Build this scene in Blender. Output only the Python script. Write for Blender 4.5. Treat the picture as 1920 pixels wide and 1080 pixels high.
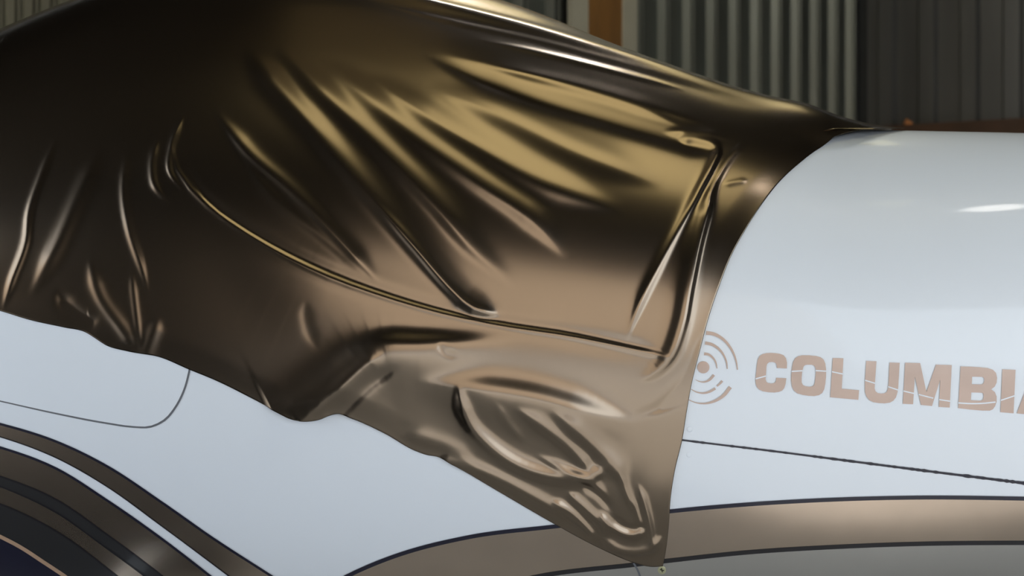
import bpy, bmesh, math
import numpy as np
from mathutils import Vector
from mathutils.geometry import tessellate_polygon

# ------------------------------------------------------------------ clear
for o in list(bpy.data.objects):
    bpy.data.objects.remove(o, do_unlink=True)
scene = bpy.context.scene
COL = scene.collection

# ------------------------------------------------------------------ camera
CAM_Z = 1.45
FPX = 3200.0                      # focal length in pixels of a 1920 px wide frame
cam_d = bpy.data.cameras.new('camera')
cam_d.sensor_width = 36.0
cam_d.lens = 60.0
cam_d.clip_end = 200
cam_d.dof.use_dof = True
cam_d.dof.focus_distance = 4.12
cam_d.dof.aperture_fstop = 3.2
cam = bpy.data.objects.new('camera', cam_d)
cam.location = (0, 0, CAM_Z)
cam.rotation_euler = (math.radians(90), 0, 0)
COL.objects.link(cam)
scene.camera = cam

# ------------------------------------------------------------------ world, daylight through the hangar door
world = bpy.data.worlds.new('sky')
scene.world = world
world.use_nodes = True
bg = world.node_tree.nodes['Background']
bg.inputs[0].default_value = (0.82, 0.91, 1.0, 1)
bg.inputs[1].default_value = 2.3

DOOR_X0, DOOR_X1, DOOR_Y, DOOR_H = -0.85, 8.6, -0.6, 3.35
CEIL_Z = 5.6
LEFT_X = -5.2
pl = bpy.data.lights.new('door_daylight', 'AREA')       # sampling portal in the open doorway
pl.shape = 'RECTANGLE'
pl.size = DOOR_X1 - DOOR_X0
pl.size_y = DOOR_H
pl.cycles.is_portal = True
po = bpy.data.objects.new('door_daylight', pl)
po.location = ((DOOR_X0 + DOOR_X1) / 2, DOOR_Y, DOOR_H / 2)
po.rotation_euler = (math.radians(90), 0, 0)
COL.objects.link(po)

sun_d = bpy.data.lights.new('sun', 'SUN')               # high in front of the hangar: lights the apron and the floor just inside the door
sun_d.energy = 6.2
sun_d.angle = math.radians(0.6)
sun_d.color = (1.0, 0.97, 0.92)
sun = bpy.data.objects.new('sun', sun_d)
sun.rotation_euler = (math.radians(53.5), 0, math.radians(-25))
COL.objects.link(sun)

vs = scene.view_settings
vs.view_transform = 'Standard'
vs.look = 'None'
vs.exposure = 0.37
vs.gamma = 1.0
vs.use_curve_mapping = False

# ------------------------------------------------------------------ helpers
def tag(o, label=None, cat=None, group=None, kind=None):
    if label: o['label'] = label
    if cat: o['category'] = cat
    if group: o['group'] = group
    if kind: o['kind'] = kind
    return o

def mat(name, color, rough=0.5, metal=0.0, coat=0.0, coat_rough=0.05, noise=0.0, nscale=8.0, bump=0.0, bscale=200.0, spec=0.5, stretch=(1, 1, 1)):
    m = bpy.data.materials.new(name)
    m.use_nodes = True
    nt = m.node_tree
    b = nt.nodes['Principled BSDF']
    b.inputs['Base Color'].default_value = (*color, 1)
    b.inputs['Roughness'].default_value = rough
    b.inputs['Metallic'].default_value = metal
    b.inputs['Specular IOR Level'].default_value = spec
    b.inputs['Coat Weight'].default_value = coat
    b.inputs['Coat Roughness'].default_value = coat_rough
    tc = nt.nodes.new('ShaderNodeTexCoord')
    mp = nt.nodes.new('ShaderNodeMapping')
    mp.inputs['Scale'].default_value = stretch
    nt.links.new(tc.outputs['Object'], mp.inputs[0])
    if noise:
        n = nt.nodes.new('ShaderNodeTexNoise')
        n.inputs['Scale'].default_value = nscale
        n.inputs['Detail'].default_value = 4
        r = nt.nodes.new('ShaderNodeValToRGB')
        r.color_ramp.elements[0].position = 0.3
        r.color_ramp.elements[1].position = 0.7
        r.color_ramp.elements[0].color = (*[c * (1 - noise) for c in color], 1)
        r.color_ramp.elements[1].color = (*[min(1, c * (1 + noise)) for c in color], 1)
        nt.links.new(mp.outputs[0], n.inputs['Vector'])
        nt.links.new(n.outputs['Fac'], r.inputs[0])
        nt.links.new(r.outputs[0], b.inputs['Base Color'])
    if bump:
        n2 = nt.nodes.new('ShaderNodeTexNoise')
        n2.inputs['Scale'].default_value = bscale
        bp = nt.nodes.new('ShaderNodeBump')
        bp.inputs['Strength'].default_value = bump
        bp.inputs['Distance'].default_value = 0.002
        nt.links.new(mp.outputs[0], n2.inputs['Vector'])
        nt.links.new(n2.outputs['Fac'], bp.inputs['Height'])
        nt.links.new(bp.outputs[0], b.inputs['Normal'])
    return m

def emis(name, color, strength):
    m = bpy.data.materials.new(name)
    m.use_nodes = True
    b = m.node_tree.nodes['Principled BSDF']
    b.inputs['Base Color'].default_value = (0, 0, 0, 1)
    b.inputs['Emission Color'].default_value = (*color, 1)
    b.inputs['Emission Strength'].default_value = strength
    return m

M = {}
M['white'] = mat('white_gloss_paint', (0.775, 0.835, 0.915), 0.35, coat=0.5, coat_rough=0.06, noise=0.015, nscale=1.5)
M['film'] = mat('satin_bronze_film', (0.275, 0.217, 0.163), 0.22, metal=1.0, noise=0.03, nscale=2.0)
M['tan'] = mat('bronze_stripe_paint', (0.56, 0.455, 0.365), 0.27, metal=0.95, coat=0.3, coat_rough=0.04, noise=0.05, nscale=6)
M['grey'] = mat('silver_grey_stripe_paint', (0.60, 0.59, 0.565), 0.32, metal=0.9, coat=0.3, coat_rough=0.04, noise=0.03, nscale=5)
M['dgrey'] = mat('dark_grey_stripe_paint', (0.05, 0.05, 0.053), 0.32, metal=0.5, coat=0.6, coat_rough=0.04, noise=0.03)
M['navy'] = mat('navy_pinstripe_paint', (0.009, 0.009, 0.024), 0.4, coat=0.2, noise=0.1)
M['black'] = mat('black_pinstripe_paint', (0.012, 0.011, 0.014), 0.4, coat=0.3, noise=0.1)
M['letter'] = mat('rose_bronze_lettering', (0.50, 0.375, 0.315), 0.35, metal=0.25, coat=0.4, noise=0.06, nscale=9)
M['seam'] = mat('grey_rubber_seam', (0.13, 0.14, 0.16), 0.7, noise=0.1)
M['screw'] = mat('cadmium_yellow_screw', (0.50, 0.50, 0.32), 0.4, metal=0.4, noise=0.1, nscale=200)
M['recess'] = mat('dark_screw_recess', (0.02, 0.02, 0.01), 0.7, noise=0.1)
M['tanline'] = mat('tan_edge_line', (0.42, 0.28, 0.19), 0.5, noise=0.1, nscale=30)
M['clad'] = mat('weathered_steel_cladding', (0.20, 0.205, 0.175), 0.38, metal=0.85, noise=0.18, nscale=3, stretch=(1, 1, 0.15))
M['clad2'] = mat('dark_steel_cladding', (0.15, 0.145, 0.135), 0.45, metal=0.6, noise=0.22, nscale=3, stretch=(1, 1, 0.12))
M['cream'] = mat('cream_cladding', (0.24, 0.22, 0.15), 0.6, noise=0.15, nscale=3, stretch=(1, 1, 0.2))
M['backing'] = mat('dark_wall_backing', (0.04, 0.04, 0.038), 0.8, noise=0.1)
M['darkwall'] = mat('dark_interior_wall', (0.016, 0.015, 0.014), 0.8, spec=0.1, noise=0.2, nscale=2)
M['rust'] = mat('rust_brown_steel', (0.19, 0.085, 0.018), 0.6, noise=0.25, nscale=5, stretch=(1, 1, 0.3))
M['rail'] = mat('dark_rust_rail', (0.075, 0.036, 0.018), 0.7, noise=0.35, nscale=4)
M['flange'] = mat('pale_painted_steel', (0.36, 0.33, 0.25), 0.5, noise=0.08, nscale=4)
M['orange'] = mat('orange_plastic', (0.55, 0.19, 0.02), 0.4, noise=0.1)
M['ceil'] = mat('golden_reflection_board', (0.20, 0.155, 0.075), 0.8, noise=0.08, nscale=1.5)
M['roof'] = mat('dark_roof_lining', (0.022, 0.019, 0.015), 0.8, spec=0.1, noise=0.15, nscale=1.5)
M['glow_sheet'] = emis('added_golden_glow_sheet', (1.0, 0.90, 0.50), 1.3)
M['concrete'] = mat('concrete_floor', (0.46, 0.46, 0.46), 0.6, noise=0.15, nscale=1.2)
M['apron'] = mat('pale_concrete_apron', (0.40, 0.40, 0.41), 0.8, noise=0.1, nscale=0.6)
M['lampbody'] = mat('grey_lamp_housing', (0.3, 0.3, 0.3), 0.5, metal=0.5, noise=0.05)
M['lamp'] = emis('lamp_diffuser', (1.0, 0.95, 0.88), 14.0)
M['tube'] = emis('tube_diffuser', (0.95, 0.97, 1.0), 26.0)
M['facade'] = mat('added_tan_facade', (0.72, 0.57, 0.43), 0.8, noise=0.12, nscale=0.5)
M['mat'] = mat('added_black_mat', (0.015, 0.015, 0.015), 0.9, spec=0.08, noise=0.2, nscale=20)
M['tyre'] = mat('black_tyre_rubber', (0.02, 0.02, 0.02), 0.8, noise=0.1)

def mesh_obj(name, verts, faces, material, parent=None, smooth=False):
    me = bpy.data.meshes.new(name)
    me.from_pydata([tuple(map(float, v)) for v in verts], [], [tuple(map(int, f)) for f in faces])
    me.materials.append(material)
    if smooth:
        me.polygons.foreach_set('use_smooth', [True] * len(me.polygons))
    me.update()
    o = bpy.data.objects.new(name, me)
    COL.objects.link(o)
    if parent:
        o.parent = parent
    return o

def grid_obj(name, P, material, parent=None, wrap_v=False):
    """P: (nu, nv, 3) array of points -> smooth quad grid"""
    nu, nv = P.shape[:2]
    i = np.arange(nu - 1)[:, None]
    j = np.arange(nv if wrap_v else nv - 1)[None, :]
    j2 = (j + 1) % nv
    q = np.stack([i * nv + j, (i + 1) * nv + j, (i + 1) * nv + j2, i * nv + j2], -1).reshape(-1, 4)
    me = bpy.data.meshes.new(name)
    n = nu * nv
    me.vertices.add(n)
    me.vertices.foreach_set('co', P.reshape(-1).astype(np.float32))
    me.loops.add(q.size)
    me.loops.foreach_set('vertex_index', q.reshape(-1).astype(np.int32))
    me.polygons.add(len(q))
    me.polygons.foreach_set('loop_start', np.arange(0, q.size, 4, dtype=np.int32))
    me.polygons.foreach_set('loop_total', np.full(len(q), 4, dtype=np.int32))
    me.polygons.foreach_set('use_smooth', np.ones(len(q), dtype=bool))
    me.materials.append(material)
    me.update(calc_edges=True)
    me.validate()
    o = bpy.data.objects.new(name, me)
    COL.objects.link(o)
    if parent:
        o.parent = parent
    return o

def box(name, c, s, material, parent=None, rz=0.0, bevel=0.0):
    bm = bmesh.new()
    bmesh.ops.create_cube(bm, size=1)
    for v in bm.verts:
        v.co = Vector((v.co.x * s[0], v.co.y * s[1], v.co.z * s[2]))
    if bevel:
        bmesh.ops.bevel(bm, geom=bm.edges[:], offset=bevel, segments=2, affect='EDGES')
    me = bpy.data.meshes.new(name)
    bm.to_mesh(me); bm.free()
    me.materials.append(material)
    o = bpy.data.objects.new(name, me)
    o.location = c
    o.rotation_euler = (0, 0, rz)
    COL.objects.link(o)
    if parent:
        o.parent = parent
    return o

# ------------------------------------------------------------------ the hangar
def sd(px, Y):                                    # world x of a picture column at distance Y
    return (px - 960.0) / FPX * Y

CORNER = np.array([2.492, 12.08])
DIR = np.array([1.306, 1.8625]); DIR /= np.linalg.norm(DIR)        # the oblique side wall
END = CORNER - DIR * 5.27                                          # hidden behind the airplane
RDIR = np.array([DIR[1], -DIR[0]])
RIGHT = CORNER + RDIR * ((8.6 - CORNER[0]) / RDIR[0])
poly = [tuple(CORNER), tuple(RIGHT), (8.6, DOOR_Y), (LEFT_X, DOOR_Y), (LEFT_X, 9.6), (float(END[0]) - 0.02, 9.6), tuple(END)]

fl = mesh_obj('floor', [(x, y, 0) for x, y in poly] + [(x, y, -0.1) for x, y in poly],
              [tuple(range(6, -1, -1)), tuple(range(7, 14))], M['concrete'])
tag(fl, 'smooth grey concrete hangar floor under the airplane', 'floor', kind='structure')
ce = mesh_obj('ceiling', [(x, y, CEIL_Z) for x, y in poly] + [(x, y, CEIL_Z + 0.1) for x, y in poly],
              [tuple(range(0, 7)), tuple(range(13, 6, -1))], M['roof'])
tag(ce, 'dark steel hangar ceiling above the airplane', 'ceiling', kind='structure')
ap = mesh_obj('floor_apron', [(-40, -60, -0.02), (40, -60, -0.02), (40, DOOR_Y, -0.02), (-40, DOOR_Y, -0.02)], [(0, 1, 2, 3)], M['apron'])
tag(ap, 'pale concrete apron outside the hangar door', 'ground', kind='structure')

fc = box('added_wall_opposite', (-7.0, -18.3, 5.75), (35, 0.6, 11.54), M['facade'])  # added unseen facade: gives the film a warm tan reflection
tag(fc, 'added tan facade across the apron, mirrored in the film', 'building', kind='structure')

def corrugated_wall(name, p0, p1, inward, material, label, pitch=0.29, rib=0.105, depth=0.045, per_sheet=4, phase=0.0, z0=0.0, z1=CEIL_Z, mid=0.022, ext=0.17):
    p0 = np.array(p0, float); p1 = np.array(p1, float)
    L = np.linalg.norm(p1 - p0); d = (p1 - p0) / L
    inn = np.array(inward, float)
    back0, back1 = p0 - inn * 0.06 - d * ext, p1 - inn * 0.06 + d * ext
    b2, b3 = p1 - inn * 0.16 + d * ext, p0 - inn * 0.16 - d * ext
    vs_ = [(*q, z) for z in (z0, z1) for q in (back0, back1, b2, b3)]
    w = mesh_obj(name, vs_, [(0, 1, 5, 4), (1, 2, 6, 5), (2, 3, 7, 6), (3, 0, 4, 7), (4, 5, 6, 7), (3, 2, 1, 0)], M['backing'])
    tag(w, label, 'wall', kind='structure')
    n = int(math.ceil((L + phase) / pitch))
    k = 0
    while k < n:
        prof = []
        for r in range(k, min(k + per_sheet, n)):
            s0 = r * pitch - phase
            c = s0 + pitch / 2
            h = rib / 2
            prof += [(s0 + 0.001, 0), (c - h, 0), (c - h + 0.022, depth), (c - 0.017, depth), (c - 0.010, depth - mid),
                     (c + 0.010, depth - mid), (c + 0.017, depth), (c + h - 0.022, depth), (c + h, 0), (s0 + pitch - 0.001, 0)]
        prof = [(min(max(s, 0), L), e) for s, e in prof]
        vv, ff = [], []
        for s, e in prof:
            q = p0 + d * s + inn * (e - 0.055)
            vv += [(q[0], q[1], z0), (q[0], q[1], z1)]
        for i in range(len(prof) - 1):
            ff.append((2 * i, 2 * i + 2, 2 * i + 3, 2 * i + 1))
        mesh_obj('cladding_sheet', vv, ff, material, w)
        k += per_sheet
    return w

INW = -RDIR                                       # into the room from the oblique wall ... chosen below
if np.dot(-CORNER + np.array([2.0, 5.0]), INW) < 0:
    INW = RDIR
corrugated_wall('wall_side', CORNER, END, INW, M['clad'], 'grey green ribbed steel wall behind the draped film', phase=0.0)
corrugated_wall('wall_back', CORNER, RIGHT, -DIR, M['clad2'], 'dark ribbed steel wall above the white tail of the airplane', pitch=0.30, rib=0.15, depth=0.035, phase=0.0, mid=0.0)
corrugated_wall('wall_far', (END[0], 9.6), (LEFT_X, 9.6), (0, -1), M['cream'], 'cream ribbed wall glimpsed above the film at far left', pitch=0.10, rib=0.06, depth=0.02, per_sheet=10, mid=0.0)
wl = box('wall_left', (LEFT_X - 0.03, 7.0, CEIL_Z / 2), (0.1, 5.2, CEIL_Z), M['darkwall']); tag(wl, 'dark left wall of the hangar behind its side door', 'wall', kind='structure')
wl2 = box('wall_left_header', (LEFT_X - 0.03, (4.4 + DOOR_Y) / 2, (CEIL_Z + 4.9) / 2), (0.1, 4.4 - DOOR_Y, CEIL_Z - 4.9), M['darkwall']); tag(wl2, 'dark wall above the open side door of the hangar', 'wall', kind='structure')
wr = box('wall_right', (8.63, (1.7 + RIGHT[1]) / 2, CEIL_Z / 2), (0.1, RIGHT[1] - 1.7, CEIL_Z), M['darkwall']); tag(wr, 'dark right wall of the hangar behind its side door', 'wall', kind='structure')
wr2 = box('wall_right_header', (8.63, (1.7 + DOOR_Y) / 2, (CEIL_Z + 4.7) / 2), (0.1, 1.7 - DOOR_Y, CEIL_Z - 4.7), M['darkwall']); tag(wr2, 'dark wall above the open right side door of the hangar', 'wall', kind='structure')
wf = box('wall_front', ((-4.0 + DOOR_X0) / 2, DOOR_Y - 0.03, CEIL_Z / 2), (DOOR_X0 + 4.0, 0.1, CEIL_Z), M['darkwall']); tag(wf, 'dark closed part of the hangar front beside the open door', 'wall', kind='structure')
wh2 = box('wall_front_header', ((LEFT_X - 4.0) / 2, DOOR_Y - 0.03, (CEIL_Z + 4.2) / 2), (-4.0 - LEFT_X, 0.1, CEIL_Z - 4.2), M['darkwall']); tag(wh2, 'dark wall above the left gap of the hangar front', 'wall', kind='structure')
wh = box('wall_header', ((DOOR_X0 + DOOR_X1) / 2, DOOR_Y - 0.03, (CEIL_Z + DOOR_H) / 2), (DOOR_X1 - DOOR_X0, 0.1, CEIL_Z - DOOR_H), M['darkwall']); tag(wh, 'dark wall above the open hangar door', 'wall', kind='structure')

# steel column on the oblique wall (between picture columns 1060 and 1180)
def wall_at(px):
    k = (px - 960.0) / FPX
    # END + s*DIR : x = k*y
    s = (k * END[1] - END[0]) / (DIR[0] - k * DIR[1])
    return END + DIR * s
RZ = math.atan2(DIR[1], DIR[0])
ca, cb = wall_at(1064), wall_at(1186)
cc = (ca + cb) / 2; cw = np.linalg.norm(cb - ca)
colr = bpy.data.objects.new('steel_column', None)
colr.location = (cc[0], cc[1], 0)
COL.objects.link(colr)
tag(colr, 'brown steel column with pale flanges against the ribbed wall', 'column')
def col_part(name, f0, f1, d0, d1, m):
    a = ca + (cb - ca) * f0; b = ca + (cb - ca) * f1
    q = [a + INW * d0, b + INW * d0, b + INW * d1, a + INW * d1]
    v = [(p[0] - cc[0], p[1] - cc[1], z) for z in (0.0, CEIL_Z - 0.01) for p in q]
    return mesh_obj(name, v, [(0, 1, 5, 4), (1, 2, 6, 5), (2, 3, 7, 6), (3, 0, 4, 7), (4, 5, 6, 7), (3, 2, 1, 0)], m, colr)
col_part('flange', 0.0, 0.24, 0.0, 0.03, M['flange'])
col_part('web', 0.20, 0.80, 0.0, 0.02, M['rust'])
col_part('flange', 0.78, 1.0, 0.0, 0.03, M['flange'])

# rust brown rail along the back wall, and the small orange thing on it
ra = CORNER + RDIR * 0.15 - DIR * 0.02
rb_ = RIGHT - RDIR * 0.05 - DIR * 0.02
q = [ra, rb_, rb_ - DIR * 0.12, ra - DIR * 0.12]
rail_top0, rail_top1 = 2.515, 2.515
v = [(p[0], p[1], z) for z in (2.40, 2.575) for p in q]
rl = mesh_obj('trim_1', v, [(0, 1, 5, 4), (1, 2, 6, 5), (2, 3, 7, 6), (3, 0, 4, 7), (4, 5, 6, 7), (3, 2, 1, 0)], M['rail'])
tag(rl, 'rust brown horizontal rail along the dark ribbed wall', 'rail', kind='structure')

op = CORNER + RDIR * 0.36 - DIR * 0.08
og = bpy.data.objects.new('orange_fitting', None); og.location = (op[0], op[1], 2.575); COL.objects.link(og)
tag(og, 'small orange plastic fitting on the rust brown rail', 'fitting')
box('fitting_body', (0, 0, 0.014), (0.055, 0.05, 0.028), M['orange'], og, bevel=0.006)
box('fitting_knob', (-0.008, 0, 0.035), (0.026, 0.026, 0.018), M['orange'], og, bevel=0.006)

# added unseen black mat: darkens what film and stripes mirror at left
fm = box('added_dark_mat', (-1.85, 1.85, 0.008), (2.1, 4.4, 0.016), M['mat'], bevel=0.004)
tag(fm, 'black mat added beside the cabin to darken its reflections', 'added floor mat')

# ceiling lamps
def lamp(x, y, label, r=0.24, long=0.0):
    root = bpy.data.objects.new('ceiling_lamp', None)
    root.location = (x, y, CEIL_Z - 0.42)
    COL.objects.link(root)
    tag(root, label, 'lamp', 'hangar ceiling lamps')
    bm = bmesh.new()
    bmesh.ops.create_cone(bm, cap_ends=True, segments=32, radius1=r * 1.15, radius2=r * 0.45, depth=0.22)
    me = bpy.data.meshes.new('housing'); bm.to_mesh(me); bm.free(); me.materials.append(M['lampbody'])
    h = bpy.data.objects.new('housing', me); h.location = (0, 0, 0.13); COL.objects.link(h); h.parent = root
    bm = bmesh.new()
    bmesh.ops.create_cone(bm, cap_ends=True, segments=32, radius1=r * 0.95, radius2=r, depth=0.03)
    me = bpy.data.meshes.new('diffuser'); bm.to_mesh(me); bm.free(); me.materials.append(M['lamp'])
    h = bpy.data.objects.new('diffuser', me); COL.objects.link(h); h.parent = root
    bm = bmesh.new()
    bmesh.ops.create_cone(bm, cap_ends=True, segments=12, radius1=0.02, radius2=0.02, depth=0.2)
    me = bpy.data.meshes.new('stem'); bm.to_mesh(me); bm.free(); me.materials.append(M['lampbody'])
    h = bpy.data.objects.new('stem', me); h.location = (0, 0, 0.32); COL.objects.link(h); h.parent = root
lamp(2.8, 2.9, 'round ceiling lamp right of the airplane tail', r=0.14)
tl = bpy.data.objects.new('tube_lamp', None); tl.location = (0.7, 6.6, CEIL_Z - 0.3); COL.objects.link(tl)
tag(tl, 'long tube lamp hanging behind the airplane cabin', 'lamp', 'hangar ceiling lamps')
box('housing', (0, 0, 0.06), (1.5, 0.30, 0.06), M['lampbody'], tl, bevel=0.01)
box('diffuser', (0, 0, 0.0), (1.44, 0.26, 0.05), M['tube'], tl, bevel=0.02)
for sx in (-0.6, 0.6):
    box('stem', (sx, 0, 0.19), (0.02, 0.02, 0.22), M['lampbody'], tl)

# added golden board and glowing sheets overhead, mirrored as gold in the film
gl = mesh_obj('added_ceiling_board', [(x, y, z) for z in (CEIL_Z - 0.02, CEIL_Z - 0.003) for x, y in ((-0.95, 2.65), (0.45, 2.65), (0.45, 4.9), (-0.95, 4.9))],
              [(3, 2, 1, 0), (4, 5, 6, 7), (0, 1, 5, 4), (1, 2, 6, 5), (2, 3, 7, 6), (3, 0, 4, 7)], M['ceil'])
tag(gl, 'golden board added under the ceiling for the film to mirror', 'ceiling', kind='structure')
for nm, y0, y1, xl, xr, lb in (('added_skylight_1', 1.55, 2.55, -0.75, 0.5, 'added glowing golden sheet under the roof in front of the cabin'), ('added_skylight_3', 1.55, 3.3, 0.5, 2.45, 'added glowing golden sheet under the roof over the near side of the tail'),
                       ('added_skylight_2', 7.1, 8.9, -1.2, 2.2, 'added glowing golden sheet under the roof behind the airplane')):
    sk = mesh_obj(nm, [(x, y, z) for z in (CEIL_Z - 0.03, CEIL_Z - 0.005) for x, y in ((xl, y0), (xr, y0), (xr, y1), (xl, y1))],
                  [(3, 2, 1, 0), (4, 5, 6, 7), (0, 1, 5, 4), (1, 2, 6, 5), (2, 3, 7, 6), (3, 0, 4, 7)], M['glow_sheet'])
    tag(sk, lb, 'added skylight', kind='structure')

# ------------------------------------------------------------------ airplane body as a loft
def hermite(xs, tx, ty):
    tx = np.asarray(tx, float); ty = np.asarray(ty, float)
    xs = np.clip(np.asarray(xs, float), tx[0], tx[-1])
    m = np.gradient(ty, tx)
    i = np.clip(np.searchsorted(tx, xs, side='right') - 1, 0, len(tx) - 2)
    h = tx[i + 1] - tx[i]
    u = (xs - tx[i]) / h
    return ((2*u**3 - 3*u**2 + 1) * ty[i] + (u**3 - 2*u**2 + u) * h * m[i] + (-2*u**3 + 3*u**2) * ty[i+1] + (u**3 - u**2) * h * m[i+1])

YC = 4.6
T_top = ([-4.6, -3.4, -2.6, -2.0, -1.67, -1.38, -1.19, -0.95, -0.66, -0.374, 0.014, 0.273, 0.46, 0.6325, 0.70, 0.776, 0.85, 0.92, 1.0, 1.10, 1.38, 2.2, 4.6],
         [1.40, 1.58, 1.66, 1.82, 2.00, 2.135, 2.215, 2.29, 2.325, 2.310, 2.205, 2.100, 2.024, 1.957, 1.930, 1.903, 1.884, 1.8765, 1.874, 1.872, 1.866, 1.84, 1.72])
T_a = ([-4.6, -3.4, -2.6, -1.8, -1.2, -0.75, -0.3, 0.2, 0.7, 1.2, 1.8, 2.6, 4.6],
       [0.16, 0.42, 0.50, 0.556, 0.592, 0.602, 0.597, 0.570, 0.525, 0.468, 0.395, 0.29, 0.08])
T_zc = ([-4.6, -2.6, -1.2, 0.0, 1.2, 2.2, 4.6], [1.25, 1.32, 1.32, 1.30, 1.25, 1.28, 1.55])
T_bot = ([-4.6, -3.4, -1.2, 0.0, 1.2, 2.2, 3.2, 4.6], [1.10, 0.78, 0.50, 0.48, 0.52, 0.72, 1.05, 1.42])
T_p = ([-4.6, -2.0, -1.2, 0.2, 0.8, 1.2, 4.6], [1.0, 1.0, 1.22, 1.18, 1.05, 1.0, 1.0])

def surf0(x, t):
    a = hermite(x, *T_a); zc = hermite(x, *T_zc)
    bt = hermite(x, *T_top) - zc; bb = zc - hermite(x, *T_bot); p = hermite(x, *T_p)
    c = np.cos(t); s = np.sin(t)
    pe = np.where(s > 0, p, 1.0)
    y = YC - a * np.sign(c) * np.abs(c) ** pe
    z = zc + np.where(s > 0, bt, bb) * s
    return np.stack([x + 0 * t, y, z], -1)

def surfn(x, t):
    x = np.asarray(x, float); t = np.asarray(t, float)
    e = 1e-3
    P = surf0(x, t)
    du = surf0(x + e, t) - surf0(x - e, t)
    dv = surf0(x, t + e) - surf0(x, t - e)
    n = np.cross(dv, du)
    n /= np.linalg.norm(n, axis=-1, keepdims=True) + 1e-12
    ref = P - np.stack([P[..., 0], np.full_like(P[..., 1], YC), hermite(P[..., 0], *T_zc)], -1)
    n *= np.where((n * ref).sum(-1, keepdims=True) < 0, -1, 1)
    return P, n

def project(P):
    return np.stack([960 + FPX * P[..., 0] / P[..., 1], 540 - FPX * (P[..., 2] - CAM_Z) / P[..., 1]], -1)

def px2xt(pts, off=0.0):
    """the point of the near side of the body that lies behind a picture point"""
    pts = np.asarray(pts, float)
    x = (pts[..., 0] - 960) / FPX * 4.08
    z = CAM_Z - (pts[..., 1] - 540) / FPX * 4.15
    zc = hermite(x, *T_zc)
    b = np.where(z > zc, hermite(x, *T_top) - zc, zc - hermite(x, *T_bot))
    t = np.arcsin(np.clip((z - zc) / b, -0.93, 0.93))
    def f(x, t):
        P, n = surfn(x, t)
        return project(P + n * off)
    for _ in range(14):
        r = pts - f(x, t)
        e = 1e-4
        jx = (f(x + e, t) - f(x - e, t)) / (2 * e)
        jt = (f(x, t + e) - f(x, t - e)) / (2 * e)
        det = jx[..., 0] * jt[..., 1] - jt[..., 0] * jx[..., 1]
        det = np.where(np.abs(det) < 1e-3, 1e-3, det)
        dx = (r[..., 0] * jt[..., 1] - jt[..., 0] * r[..., 1]) / det
        dt = (jx[..., 0] * r[..., 1] - r[..., 0] * jx[..., 1]) / det
        x = x + np.clip(dx, -0.2, 0.2)
        t = np.clip(t + np.clip(dt, -0.15, 0.15), -1.5, 1.55)
    return x, t

def smooth(a, b, x):
    u = np.clip((x - a) / (b - a), 0, 1)
    return u * u * (3 - 2 * u)
def sink_of(P, T):
    q = project(P)
    lo = np.interp(q[..., 0], [-520, -340, 0, 350, 800, 1243, 1300], [452, 503, 583, 690, 853, 1062, 1062]) - q[..., 1]
    rg = np.interp(q[..., 1], [245, 264, 305, 381, 482, 592, 720, 826, 930, 1062], [1640, 1562, 1500, 1430, 1370, 1330, 1297, 1279, 1258, 1243]) - q[..., 0]
    return smooth(25, 110, lo) * smooth(25, 110, rg) * (1 - smooth(1.25, 1.5, T)) * smooth(-1.2, -0.9, T)
def on_body(pts, off):
    x, t = px2xt(pts, off)
    P, n = surfn(x, t)
    return P + n * (off - 0.035 * sink_of(P, t))[..., None]

plane = bpy.data.objects.new('airplane', None)
plane.location = (0, 0, 0)
COL.objects.link(plane)
tag(plane, 'white light airplane fuselage with bronze stripes and lettering on its tail side', 'airplane')

xs = np.concatenate([np.linspace(-4.6, -1.8, 60), np.linspace(-1.78, 1.8, 240), np.linspace(1.82, 4.6, 60)])
ts = np.linspace(-math.pi / 2, 3 * math.pi / 2, 241)[:-1]
X, T = np.meshgrid(xs, ts, indexing='ij')
BP, BN = surfn(X, T)
# the skin lies a little deeper under the film (windows and their frames are set in there)
sink = sink_of(BP, T)
body = grid_obj('fuselage', BP - BN * 0.035 * sink[..., None], M['white'], plane, wrap_v=True)
for xe, nm in ((-4.6, 'nose_cap'), (4.6, 'tail_cap')):
    ring = surf0(np.full(48, xe), np.linspace(-math.pi / 2, 3 * math.pi / 2, 49)[:-1])
    c = ring.mean(0) + np.array([0.12 if xe > 0 else -0.12, 0, 0])
    mesh_obj(nm, list(ring) + [c], [(i, (i + 1) % 48, 48) for i in range(48)], M['white'], plane, True)

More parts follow.
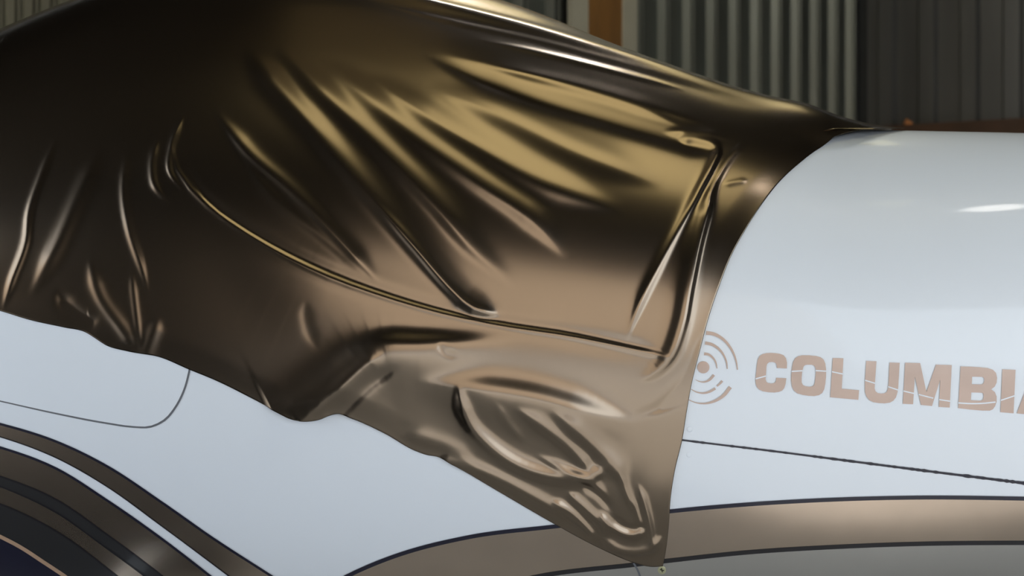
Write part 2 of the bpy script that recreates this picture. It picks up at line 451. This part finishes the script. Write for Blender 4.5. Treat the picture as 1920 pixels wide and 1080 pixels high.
# landing gear that carries it (below the picture)
def tube(name, pts, r, material, parent, seg=12):
    vv, ff = [], []
    pts = [Vector(p) for p in pts]
    for i, p in enumerate(pts):
        d = (pts[min(i + 1, len(pts) - 1)] - pts[max(i - 1, 0)]).normalized()
        a = d.cross(Vector((0.3, 1, 0.1))).normalized(); b = d.cross(a)
        for k in range(seg):
            w = 2 * math.pi * k / seg
            vv.append(p + (a * math.cos(w) + b * math.sin(w)) * r)
    for i in range(len(pts) - 1):
        for k in range(seg):
            ff.append((i * seg + k, i * seg + (k + 1) % seg, (i + 1) * seg + (k + 1) % seg, (i + 1) * seg + k))
    ff.append(tuple(range(seg))[::-1]); ff.append(tuple(range((len(pts) - 1) * seg, len(pts) * seg)))
    return mesh_obj(name, vv, ff, material, parent, True)
for (gx, gy, by) in ((-1.0, 3.75, 4.35), (-1.0, 5.45, 4.85), (-3.2, 4.6, 4.6)):
    leg = tube('landing_gear_leg', [(gx, by, 0.75), (gx, (gy + by) / 2, 0.45), (gx, gy, 0.19)], 0.035, M['white'], plane)
    bm = bmesh.new()
    bmesh.ops.create_cone(bm, cap_ends=True, segments=32, radius1=0.19, radius2=0.19, depth=0.13)
    bmesh.ops.bevel(bm, geom=[e for e in bm.edges if len(e.link_faces) == 2 and any(len(f.verts) > 4 for f in e.link_faces)], offset=0.04, segments=3, affect='EDGES')
    me = bpy.data.meshes.new('wheel'); bm.to_mesh(me); bm.free(); me.materials.append(M['tyre'])
    w = bpy.data.objects.new('wheel', me); w.rotation_euler = (math.pi / 2, 0, 0); w.location = (gx, gy, 0.19); COL.objects.link(w); w.parent = plane

# ---- painted stripes, lines and lettering: thin layers on the body
def curve(pts, n):
    pts = np.asarray(pts, float)
    d = np.concatenate([[0], np.cumsum(np.linalg.norm(np.diff(pts, axis=0), axis=1))])
    s = np.linspace(0, d[-1], n)
    return np.stack([hermite(s, d, pts[:, k]) for k in range(pts.shape[1])], -1)

def band(name, top, bot, off, material, nu=110, nv=12, parent=plane, label=None):
    A = curve(top, nu); B = curve(bot, nu)
    w = np.linspace(0, 1, nv)[None, :, None]
    o = grid_obj(name, on_body(A[:, None] * (1 - w) + B[:, None] * w, off), material, parent)
    if label: o['label'] = label
    return o

def line(name, pts, width, off, material, nu=110, parent=plane, label=None, ends=None):
    C = curve(pts, nu)
    d = np.gradient(C, axis=0); d /= np.linalg.norm(d, axis=1, keepdims=True)
    nrm = np.stack([-d[:, 1], d[:, 0]], -1)
    if ends is not None:
        width = np.interp(np.linspace(0, 1, nu), np.linspace(0, 1, len(ends)), ends)[:, None]
    w = np.linspace(-0.5, 0.5, 3)[None, :, None]
    o = grid_obj(name, on_body(C[:, None] + nrm[:, None] * w * (width[:, None] if ends is not None else width), off), material, parent)
    if label: o['label'] = label
    return o

S1t = [(-520, 700), (-340, 728), (-160, 762), (0, 795), (100, 826), (200, 874), (300, 940), (400, 1010), (510, 1081), (640, 1165)]
S1b = [(-520, 722), (-340, 751), (-160, 785), (0, 819), (100, 856), (200, 912), (300, 984), (430, 1081), (560, 1180)]
S2t = [(-520, 742), (-340, 772), (-160, 806), (0, 839), (100, 876), (200, 938), (300, 1008), (395, 1081), (500, 1165)]
S3t = [(-520, 778), (-340, 811), (-160, 850), (0, 893), (100, 934), (200, 1002), (305, 1081), (410, 1165)]
S4t = [(-520, 794), (-340, 828), (-160, 868), (0, 912), (100, 958), (200, 1028), (272, 1081), (370, 1160)]
S5t = [(-520, 828), (-340, 865), (-160, 905), (0, 945), (100, 993), (220, 1081), (310, 1155)]
S6t = [(-520, 872), (-340, 911), (-160, 955), (0, 1006), (40, 1027), (80, 1053), (125, 1083), (210, 1150)]
band('stripe', S1t, S1b, 0.0012, M['tan'], label='upper curved bronze stripe')
line('pinstripe', S1t, 4.5, 0.0018, M['navy'])
line('pinstripe', S1b, 2.0, 0.0018, M['black'])
band('stripe', S2t, S3t, 0.0012, M['tan'], label='second curved bronze stripe')
line('pinstripe', S2t, 4.5, 0.0018, M['navy'])
line('pinstripe', S3t, 3.0, 0.0018, M['black'])
band('stripe', S3t, S4t, 0.0012, M['dgrey'], label='narrow dark grey stripe')
line('pinstripe', S4t, 3.0, 0.0018, M['black'])
band('stripe', S4t, S5t, 0.0012, M['tan'], label='third curved bronze stripe')
line('pinstripe', S5t, 3.0, 0.0018, M['black'])
band('stripe', S5t, S6t, 0.0012, M['dgrey'], label='lower dark grey stripe')
band('stripe', S6t, [(-520, 1165), (-340, 1165), (-160, 1165), (0, 1165), (60, 1165), (120, 1165), (208, 1165)], 0.0012, M['navy'], label='dark navy corner of the stripes')
line('pinstripe', S6t, 7.0, 0.0019, M['tanline'], label='thin tan line')

R1t = [(560, 1135), (650, 1081), (740, 1043), (880, 1007), (1050, 986), (1255, 959), (1400, 946), (1560, 937), (1720, 933), (1920, 935), (2120, 940)]
R1b = [(840, 1135), (905, 1108), (1000, 1083), (1190, 1059), (1250, 1052), (1400, 1036), (1560, 1026), (1720, 1020), (1920, 1018), (2120, 1019)]
band('stripe', R1t, R1b, 0.0012, M['tan'], nu=120, label='broad bronze stripe along the tail')
band('stripe', R1b, [(p[0], 1165) for p in R1b], 0.0012, M['grey'], nu=120, label='silver grey stripe under the bronze one')
line('pinstripe', R1t, 7.5, 0.0018, M['navy'], nu=120)
line('pinstripe', R1b, 8.0, 0.0018, M['black'], nu=120)

# chipped joint line on the tail
rng = np.random.RandomState(4)
jl = curve([(1240, 820), (1278, 825), (1450, 846), (1620, 868), (1760, 886), (1920, 906), (2120, 932)], 160)
jw = 3.2 + 1.6 * np.linspace(0, 1, 160) + np.where(np.arange(160) > 70, rng.rand(160) ** 3 * 3.0, rng.rand(160) ** 6 * 2)
line('joint_line', jl, 3, 0.0016, M['navy'], nu=160, ends=jw, label='thin chipped navy joint line')

# cabin door: a panel of its own with a grey seam round it
doorline = [(-520, 640), (-340, 678), (-160, 716), (0, 752), (110, 776), (200, 793), (250, 800), (282, 800), (308, 788), (330, 762), (345, 732), (354, 700), (360, 660), (362, 600), (358, 540)]
dl = curve(doorline, 90)
nv = 14
w = np.linspace(0, 1, nv)[None, :, None]
core = np.stack([np.linspace(-520, 150, 90), np.linspace(520, 560, 90)], -1)
dc = dl + (core - dl) / np.linalg.norm(core - dl, axis=1, keepdims=True) * 2.0
grid_obj('cabin_door', on_body(dc[:, None] * (1 - w) + core[:, None] * w, 0.0012), M['white'], plane)['label'] = 'white cabin door with rounded lower corner'
line('door_seam', doorline, 3.0, 0.0008, M['seam'], nu=120, ends=[1.6, 1.7, 1.9, 2.2, 2.6, 4.6, 4.2, 3.6, 3.2])

# vertical joint beside the screw
line('panel_joint', [(1188, 1056), (1196, 1070), (1201, 1084), (1210, 1130)], 3.5, 0.0020, M['seam'], nu=12)

# screw at the tip of the film
def disc_on_body(name, c, r, off, material, parent, seg=24, dome=0.0):
    a = np.linspace(0, 2 * np.pi, seg, endpoint=False)
    rings = []
    for f, o in ((1.0, off), (0.85, off + dome * 0.7), (0.5, off + dome)):
        rings.append(on_body(np.stack([c[0] + r * f * np.cos(a), c[1] + r * f * np.sin(a)], -1), o))
    cen = on_body(np.array([[c[0], c[1]]]), off + dome)
    V = np.concatenate(rings + [cen])
    F = []
    for k in range(2):
        for i in range(seg):
            F.append((k * seg + i, k * seg + (i + 1) % seg, (k + 1) * seg + (i + 1) % seg, (k + 1) * seg + i))
    for i in range(seg):
        F.append((2 * seg + i, 2 * seg + (i + 1) % seg, 3 * seg))
    return mesh_obj(name, V, F, material, parent, True)
scr = disc_on_body('screw', (1241, 1069), 7.8, 0.0016, M['screw'], plane, dome=0.0012)
scr['label'] = 'yellowish cross head screw at the tip of the film'
line('cross_slot', [(1237.5, 1068), (1245, 1070)], 2.0, 0.0034, M['recess'], nu=4, parent=scr)
line('cross_slot', [(1240, 1065), (1242, 1073)], 2.0, 0.0034, M['recess'], nu=4, parent=scr)
disc_on_body('rivet', (1293, 805), 5.5, 0.0004, M['white'], plane, dome=0.0009)
disc_on_body('rivet', (1292, 853), 5.0, 0.0004, M['white'], plane, dome=0.0006)

# lettering
def letter(name, outer, holes=(), off=0.0016, material=None, parent=plane, label=None):
    polys = [[Vector((p[0], p[1], 0)) for p in outer]] + [[Vector((p[0], p[1], 0)) for p in h] for h in holes]
    flat = [v for pg in polys for v in pg]
    tris = tessellate_polygon(polys)
    bm = bmesh.new()
    bv = [bm.verts.new(v) for v in flat]
    for tr in tris:
        try: bm.faces.new([bv[i] for i in tr])
        except ValueError: pass
    xs_ = [v.x for v in flat]; ys_ = [v.y for v in flat]
    for ax, lo, hi in ((0, min(xs_), max(xs_)), (1, min(ys_), max(ys_))):
        g = lo + 9
        while g < hi:
            no = Vector((1, 0, 0)) if ax == 0 else Vector((0, 1, 0))
            bmesh.ops.bisect_plane(bm, geom=bm.verts[:] + bm.edges[:] + bm.faces[:], plane_co=no * g, plane_no=no)
            g += 9
    P = np.array([(v.co.x, v.co.y) for v in bm.verts])
    W = on_body(P, off)
    for v, q_ in zip(bm.verts, W):
        v.co = Vector(q_)
    me = bpy.data.meshes.new(name); bm.to_mesh(me); bm.free()
    me.materials.append(material or M['letter'])
    o = bpy.data.objects.new(name, me); COL.objects.link(o); o.parent = parent
    if label: o['label'] = label
    return o

def cr(pts, ox, oy, k=6.0):
    return [(ox + p[0] / k, oy + p[1] / k) for p in pts]
A_ = (1270, 600); B_ = (1600, 640)
letter('letter', cr([(1232,545),(1234,480),(1222,430),(1195,396),(1150,380),(1100,373),(1050,370),(1000,373),(955,385),(925,408),(907,440),(897,490),(890,560),(883,630),(879,680),(883,720),(895,755),(920,783),(960,802),(1020,812),(1090,816),(1140,810),(1178,795),(1203,765),(1218,720),(1226,655),(1112,650),(1110,680),(1100,702),(1080,712),(1050,714),(1020,708),(1002,695),(993,665),(998,600),(1003,520),(1012,492),(1032,476),(1060,472),(1090,475),(1110,488),(1118,510),(1120,540)], *A_), label='letter C')
letter('letter', cr([(1400,398),(1480,397),(1560,405),(1610,418),(1645,445),(1665,490),(1674,560),(1673,640),(1665,720),(1652,780),(1630,822),(1595,845),(1540,856),(1480,853),(1410,843),(1350,825),(1312,795),(1290,750),(1280,680),(1282,610),(1290,540),(1302,475),(1325,432),(1360,408)], *A_),
       [cr([(1420,525),(1435,508),(1460,503),(1510,503),(1538,514),(1555,540),(1558,575),(1554,640),(1548,695),(1538,732),(1515,748),(1480,750),(1440,745),(1412,730),(1399,700),(1399,640),(1405,580)], *A_)], label='letter O')
letter('letter', cr([(155,225),(298,230),(276,640),(510,660),(500,790),(120,755)], 1540, 640, 7.2), label='letter L')
letter('letter', cr([(145,220),(260,225),(243,470),(240,530),(250,562),(275,582),(310,588),(345,586),(372,572),(388,540),(395,490),(408,238),(522,242),(505,520),(497,575),(480,630),(450,668),(410,690),(350,698),(290,695),(225,685),(180,662),(148,622),(131,570),(130,470)], *B_), label='letter U')
letter('letter', cr([(583,240),(752,245),(822,570),(930,262),(1107,268),(1085,745),(962,738),(978,430),(885,728),(760,715),(693,395),(672,708),(557,703)], *B_), label='letter M')
letter('letter', cr([(1207,282),(1330,286),(1430,292),(1510,300),(1570,320),(1605,355),(1617,410),(1612,465),(1590,510),(1550,540),(1592,572),(1612,620),(1612,680),(1595,730),(1570,765),(1535,780),(1450,779),(1320,768),(1180,752)], *B_),
       [cr([(1337,398),(1450,400),(1468,412),(1473,440),(1464,472),(1440,485),(1333,483)], *B_), cr([(1327,575),(1445,578),(1462,590),(1466,620),(1458,655),(1435,668),(1322,663)], *B_)], label='letter B')
letter('letter', cr([(1677,315),(1825,320),(1803,810),(1655,797)], *B_), label='letter I')
letter('letter', [(1906.5, 775), (1937, 694), (1958, 695), (1984, 783), (1963, 781), (1959, 766), (1932, 764), (1926, 777)],
       [[(1936, 750), (1955, 752), (1947, 716)]], label='letter A at the picture edge')
for a, b in (((880,662),(996,630)), ((1283,578),(1408,571)), ((1553,569),(1676,576)), ((1738,582),(1860,607))):
    line('slash_line', cr([a, b], *A_), 2.3, 0.0022, M['white'], nu=6)
for a, b in (((130,438),(244,472)), ((390,510),(505,548)), ((558,558),(682,586)), ((735,598),(900,640)), ((965,655),(1090,674)), ((1655,665),(1815,612))):
    line('slash_line', cr([a, b], *B_), 2.3, 0.0022, M['white'], nu=6)
line('slash_line', cr([(1175,692),(1300,700),(1450,698),(1600,683)], *B_), 2.6, 0.0022, M['white'], nu=12)

# round emblem: dot and broken rings
em = disc_on_body('emblem_dot', (1318.8, 688.7), 11.4, 0.0012, M['letter'], plane, seg=32, dome=0.0004)
em['label'] = 'round dot of the ring emblem'
def arc(pts, ends):
    line('emblem_ring', cr(pts, *A_), 3, 0.0016, M['letter'], nu=24, ends=ends)
arc([(302,380),(350,388),(400,425),(432,475),(447,545)], [5.5, 4.2, 3.2, 2.4, 1.6])
arc([(313,259),(380,272),(460,320),(530,410),(555,480),(562,550)], [6.2, 5.2, 4.2, 3.2, 2.5, 1.8])
arc([(325,145),(400,155),(500,205),(590,300),(650,420),(670,500),(677,560)], [7.2, 6.2, 5.2, 4.4, 3.6, 2.6, 2.0])
arc([(207,673),(250,692),(305,697),(360,675),(412,618)], [0.8, 1.8, 3.2, 4.4, 5.0])
arc([(155,778),(210,808),(290,823),(360,808),(428,770)], [1.0, 2.2, 3.4, 4.2, 4.6])
arc([(446,745),(478,718),(505,685)], [2.8, 3.6, 4.4])
arc([(108,888),(150,908),(200,928),(300,940),(420,912),(520,850),(597,755)], [1.2, 1.6, 2.8, 4.2, 5.4, 6.4, 6.8])

# ------------------------------------------------------------------ the film
NU, NV = 720, 460
def smooth(a, b, x):
    u = np.clip((x - a) / (b - a), 0, 1)
    return u * u * (3 - 2 * u)

edge_low = [(-520, 452), (-340, 503), (-170, 545), (-80, 563), (0, 583), (60, 601), (120, 614), (160, 623), (178, 634), (200, 648), (240, 659), (300, 670), (350, 691), (410, 716), (470, 746),
            (520, 772), (550, 785), (578, 788), (600, 785), (618, 778), (632, 775), (660, 784), (720, 812), (780, 846), (800, 853), (822, 857), (850, 872), (930, 919), (1040, 983),
            (1100, 1016), (1150, 1040), (1190, 1056), (1222, 1063), (1243, 1062)]
edge_right = [(1562, 264), (1530, 282), (1500, 305), (1465, 337), (1430, 381), (1400, 427), (1370, 482), (1350, 533), (1330, 592), (1312, 660), (1297, 720), (1288, 770), (1279, 826), (1266, 880), (1258, 930), (1254, 985), (1249, 1030), (1243, 1062)]
FO = 0.0034
T_FAR = math.radians(150)
ub = np.linspace(0, 1, NU); vb = np.linspace(0, 1, NV)
bx, bt_ = px2xt(curve(edge_low, NU), FO)
nfar = int(NV * 0.22)
nn = NV - nfar
rx, rt = px2xt(curve(edge_right, nn), FO)
# over the top to the far side
kt = np.linspace(0, 1, nfar + 1)[:-1]
rfx = hermite(kt, [0, 0.45, 0.78, 0.93, 1.0], [0.86, 0.97, 1.03, 1.0, rx[0]])
rft = hermite(kt, [0, 0.45, 0.78, 0.93, 1.0], [T_FAR, math.radians(112), math.radians(91), math.radians(78), rt[0]])
Rx = np.concatenate([rfx, rx]); Rt = np.concatenate([rft, rt])
Lx = np.full(NV, bx[0])
Lt = np.concatenate([np.linspace(T_FAR, math.radians(84), nfar + 1)[:-1], np.linspace(math.radians(84), bt_[0], nn)])
Tx = np.linspace(Lx[0], Rx[0], NU); Tt = np.full(NU, T_FAR)
U = ub[:, None]; V = vb[None, :]
def coons(L, R, T, B):
    return ((1 - U) * L[None] + U * R[None] + (1 - V) * T[:, None] + V * B[:, None]
            - ((1 - U) * (1 - V) * L[0] + U * (1 - V) * R[0] + (1 - U) * V * L[-1] + U * V * R[-1]))
FX = coons(Lx, Rx, Tx, bx)
FT = coons(Lt, Rt, Tt, bt_)
FP, FN = surfn(FX, FT)
PX = project(FP + FN * FO)
px_, py_ = PX[..., 0], PX[..., 1]
# distance (in picture pixels) from the free edges, for lying flat there
d_low = np.abs(py_ - np.interp(px_, [p[0] for p in edge_low], [p[1] for p in edge_low]))
er = sorted(edge_right, key=lambda p: p[1])
d_right = np.abs(px_ - np.interp(py_, [p[1] for p in er], [p[0] for p in er]))
near = 1 - smooth(math.radians(82), math.radians(96), FT)
inside = smooth(0, 55, d_low) * smooth(0, 60, d_right)

D = np.zeros_like(px_)
def polyfield(pts, n=26):
    C = curve(pts, n) if len(pts) > 2 else curve([pts[0], ((pts[0][0]+pts[1][0])/2, (pts[0][1]+pts[1][1])/2), pts[1]], n)
    return C
def field(pts, reach):
    C = polyfield(pts)
    lo = C.min(0) - reach; hi = C.max(0) + reach
    msk = (px_ > lo[0]) & (px_ < hi[0]) & (py_ > lo[1]) & (py_ < hi[1]) & (near > 0.001)
    qx, qy = px_[msk], py_[msk]
    best = np.full(qx.shape, 1e9); sgn = np.zeros_like(qx); par = np.zeros_like(qx)
    L = np.concatenate([[0], np.cumsum(np.linalg.norm(np.diff(C, axis=0), axis=1))])
    for i in range(len(C) - 1):
        ax, ay = C[i]; dx, dy = C[i + 1] - C[i]
        l2 = dx * dx + dy * dy + 1e-9
        k = np.clip(((qx - ax) * dx + (qy - ay) * dy) / l2, 0, 1)
        ex, ey = qx - ax - k * dx, qy - ay - k * dy
        d2 = ex * ex + ey * ey
        b = d2 < best
        best = np.where(b, d2, best)
        sgn = np.where(b, np.where(dx * ey - dy * ex >= 0, 1.0, -1.0), sgn)
        par = np.where(b, (L[i] + k * math.sqrt(l2)) / L[-1], par)
    return msk, np.sqrt(best) * sgn, par
def fold(pts, h, wl, wr, ta=0.25, tb=0.25):
    """ridge (h mm) along a path; wl / wr = half widths (px) left / right of the direction of travel"""
    msk, d, s = field(pts, 3.2 * max(np.max(wl), np.max(wr)))
    amp = smooth(0, max(ta, 1e-3), s) * smooth(0, max(tb, 1e-3), 1 - s)
    wl, wr = [np.interp(s, np.linspace(0, 1, len(q_)), q_) if isinstance(q_, tuple) else q_ for q_ in (wl, wr)]
    w = np.where(d > 0, wr, wl) * (0.45 + 0.55 * amp)
    D[msk] += h * 0.001 * amp * np.exp(-(d / w) ** 2)
def step(pts, h, w, far, ta=0.15, tb=0.15):
    """rises by h mm across the path towards its right-hand side, fading out over far px"""
    msk, d, s = field(pts, max(far * 2.6, 5 * (max(w) if isinstance(w, tuple) else w)))
    amp = smooth(0, max(ta, 1e-3), s) * smooth(0, max(tb, 1e-3), 1 - s)
    w = w if not isinstance(w, tuple) else np.interp(s, np.linspace(0, 1, len(w)), w)
    D[msk] += h * 0.001 * amp * (0.5 + 0.5 * np.tanh(d / w)) * np.exp(-(np.maximum(d, 0) / far) ** 2)
def blob(c, h, rx, ry, ang=0):
    ca_, sa_ = math.cos(math.radians(ang)), math.sin(math.radians(ang))
    ex, ey = px_ - c[0], py_ - c[1]
    D[:] += h * 0.001 * near * np.exp(-(((ex * ca_ + ey * sa_) / rx) ** 2 + ((-ex * sa_ + ey * ca_) / ry) ** 2))

#FOLDS_BEGIN
# diagonal tension folds over the rear window
fold([(455, 92), (520, 165), (600, 255), (680, 352), (760, 445), (830, 525), (880, 575), (945, 592)], 5.5, 26, (24, 20, 14, 11), 0.12, 0.08)
fold([(515, 90), (600, 168), (700, 262), (770, 335), (830, 400), (890, 470), (975, 545)], 6.5, 28, (26, 22, 16, 14), 0.2, 0.3)
fold([(600, 112), (700, 192), (800, 272), (900, 345), (1000, 415), (1065, 485)], 7.5, 30, (28, 24, 18, 16), 0.25, 0.2)
fold([(690, 140), (800, 218), (900, 280), (1000, 338), (1180, 400)], 7, 30, 20, 0.25, 0.3)
fold([(800, 160), (950, 220), (1080, 285), (1250, 350)], 6, 34, 24, 0.3, 0.3)
fold([(400, 205), (470, 292), (540, 352), (620, 432), (712, 530)], 3.6, 16, 9, 0.2, 0.15)
fold([(440, 270), (520, 380), (600, 440), (690, 520)], 1.6, 14, 9, 0.3, 0.15)
fold([(690, 365), (780, 468), (850, 548), (890, 580), (940, 590)], 3, 9, 7, 0.3, 0.1)
# plate edge under the tension lines
fold([(780, 95), (900, 145), (1000, 182), (1150, 228), (1300, 272), (1350, 290)], -6, 26, 16, 0.25, 0.10)
# the crease along the window sill
fold([(325, 232), (322, 280), (336, 325), (370, 368), (430, 418), (520, 474), (600, 514), (720, 558), (850, 594), (960, 615), (1060, 630), (1160, 650), (1262, 672)], 2.0, 6, 5, 0.15, 0.03)
fold([(345, 300), (385, 370), (470, 432), (600, 500), (720, 546), (850, 584), (960, 606), (1060, 620), (1160, 640), (1240, 658)], -2.2, 12, 6, 0.15, 0.05)
# bulge below the sill
fold([(380, 420), (520, 505), (700, 580), (850, 620), (1000, 650), (1230, 700)], 7, 50, 95, 0.3, 0.3)
# the raised pleat that starts at the lower edge
step([(500, 770), (555, 742), (612, 700), (665, 655), (705, 636), (790, 632), (880, 632), (1000, 634)], 26, (40, 38, 20, 14, 14), 105, 0.02, 0.5)
fold([(562, 792), (600, 762), (650, 716), (690, 681), (722, 660)], 4, 14, 12, 0.02, 0.15)
fold([(625, 790), (660, 752), (700, 715), (750, 685)], -4, 14, 12, 0.05, 0.3)
fold([(575, 560), (572, 590), (580, 625), (600, 660)], -0.8, 14, 9, 0.3, 0.4)
fold([(820, 640), (835, 660), (865, 668)], -2, 10, 9, 0.3, 0.4)
fold([(770, 716), (880, 730), (1000, 748), (1110, 778), (1215, 800)], 20, 30, 60, 0.35, 0.35)
# right tension folds
fold([(1352, 275), (1338, 305), (1300, 378), (1240, 490), (1200, 570), (1170, 648)], 6, 6, 10, 0.05, 0.25)
fold([(1345, 330), (1326, 390), (1307, 460), (1291, 540), (1277, 615), (1254, 672), (1225, 702), (1190, 716)], 12, 10, 20, 0.2, 0.25)
fold([(1400, 262), (1365, 300), (1338, 345), (1315, 390)], 2.5, 7, 7, 0.2, 0.2)
fold([(1338, 600), (1318, 670), (1285, 728), (1240, 762), (1180, 782)], -6, 13, 13, 0.25, 0.45)
fold([(1270, 258), (1310, 262), (1340, 275), (1346, 292)], 3.5, 9, 8, 0.2, 0.2)
fold([(1240, 245), (1320, 250), (1370, 262)], 2.5, 8, 8, 0.3, 0.3)
fold([(1350, 348), (1375, 343), (1405, 338)], 1.0, 5, 5, 0.3, 0.3)
# crescent and streaks in the lower corner
fold([(858, 715), (866, 760), (884, 798), (915, 832), (965, 868), (1020, 888), (1075, 894), (1115, 888), (1145, 862)], 10, 14, 13, 0.15, 0.12)
fold([(925, 750), (950, 790), (985, 830)], 2, 10, 8, 0.3, 0.3)
fold([(960, 760), (1020, 800), (1075, 845), (1110, 885)], 7, 14, 11, 0.3, 0.15)
fold([(1030, 765), (1090, 815), (1140, 862), (1175, 910)], 8, 18, 14, 0.3, 0.2)
fold([(812, 858), (870, 872), (940, 900), (1000, 932), (1045, 958), (1100, 1000)], 8, 13, 11, 0.1, 0.25)
fold([(1030, 935), (1065, 955), (1095, 985), (1118, 1012)], 6, 7, 8, 0.2, 0.15)
fold([(1060, 920), (1100, 955), (1130, 985), (1140, 1008)], 6, 9, 8, 0.2, 0.15)
fold([(1120, 955), (1145, 985), (1180, 1000), (1215, 992)], 7, 8, 8, 0.2, 0.15)
fold([(1150, 965), (1165, 985), (1190, 993), (1212, 985)], -4, 7, 7, 0.2, 0.15)
fold([(1196, 905), (1208, 945), (1218, 985), (1224, 1030)], 6, 6, 6, 0.25, 0.1)
fold([(1185, 930), (1195, 965), (1203, 990)], 3, 4, 5, 0.3, 0.2)
fold([(1125, 1005), (1160, 1030), (1195, 1034), (1226, 1024), (1240, 1000)], 8, 9, 8, 0.2, 0.15)
fold([(1000, 850), (1060, 880), (1110, 905), (1150, 950)], 4, 9, 8, 0.3, 0.3)
fold([(1160, 880), (1172, 920), (1190, 960)], 4, 8, 7, 0.3, 0.3)
fold([(1085, 905), (1125, 930), (1150, 962)], -4, 8, 8, 0.3, 0.3)
fold([(1040, 955), (1075, 985), (1105, 1008)], -3.5, 6, 6, 0.2, 0.2)
fold([(740, 815), (800, 825), (860, 850), (900, 880)], 4, 16, 12, 0.3, 0.3)
# tension lines along the roof edge
fold([(600, -45), (780, 2), (900, 31), (1000, 57), (1120, 92), (1280, 142), (1400, 180), (1500, 208), (1590, 230)], 10, 11, 12, 0.1, 0.1)
fold([(700, 5), (860, 45), (1000, 76), (1140, 114), (1300, 160), (1420, 196)], 1.8, 5, 5, 0.25, 0.3)
fold([(880, 72), (1000, 98), (1140, 132), (1290, 172)], 2.2, 6, 5, 0.3, 0.2)
fold([(820, 100), (950, 130), (1100, 165), (1250, 210), (1350, 240)], 3.5, 14, 10, 0.3, 0.3)
fold([(900, 120), (1050, 160), (1200, 205), (1300, 245)], 2.5, 10, 8, 0.3, 0.3)
# hanging folds at the left
fold([(110, 250), (78, 330), (55, 400), (50, 450), (22, 530), (2, 590)], 2.6, 7, 7, 0.2, 0.2)
fold([(190, 275), (150, 362), (112, 450), (55, 562)], 3.4, 16, 14, 0.2, 0.3)
fold([(238, 280), (233, 370), (243, 430), (268, 510), (280, 560)], 2.4, 8, 8, 0.2, 0.3)
fold([(246, 500), (252, 560), (258, 610), (264, 660)], 1.6, 7, 7, 0.3, 0.2)
fold([(298, 255), (286, 310), (290, 345), (320, 385)], 3, 7, 8, 0.3, 0.4)
fold([(346, 212), (322, 275), (318, 318), (345, 362)], 3, 6, 6, 0.3, 0.4)
fold([(0, 78), (20, 90), (38, 125)], 1.6, 8, 6, 0.1, 0.3)
fold([(165, 480), (190, 560), (225, 610), (255, 655)], 3, 14, 12, 0.3, 0.15)
fold([(105, 540), (135, 585), (165, 604), (190, 590)], -3, 15, 13, 0.25, 0.3)
fold([(300, 590), (278, 650), (265, 690)], 2.5, 14, 12, 0.3, 0.1)
#FOLDS_END

D *= near
tent = 0.036 * np.exp(-((FX - 0.80) / 0.14) ** 2) * smooth(0.84, 0.98, np.sin(FT)) 
OFF = FO + 0.002 * inside + D * (0.7 + 0.3 * inside) + tent
OFF = np.maximum(OFF, 0.0031 - 0.030 * np.clip(sink_of(FP, FT) * 1.3 - 0.3, 0, 1))
film = grid_obj('vinyl_wrap_film', FP + FN * OFF[..., None], M['film'])
tag(film, 'satin bronze vinyl wrap film draped in folds over the airplane cabin', 'wrap film')
sm = film.modifiers.new('thickness', 'SOLIDIFY')
sm.thickness = 0.0008
sm.offset = 1.0

# a folded-over tip of the film near the top of the tail
letter('folded_tip', [(1492, 241), (1500, 236.5), (1514, 232.5), (1540, 230), (1557, 229), (1528, 234), (1510, 239.2), (1580, 239.6), (1640, 240), (1636, 242)], off=0.026, material=M['film'], parent=film, label='thin folded-over tip of the film')
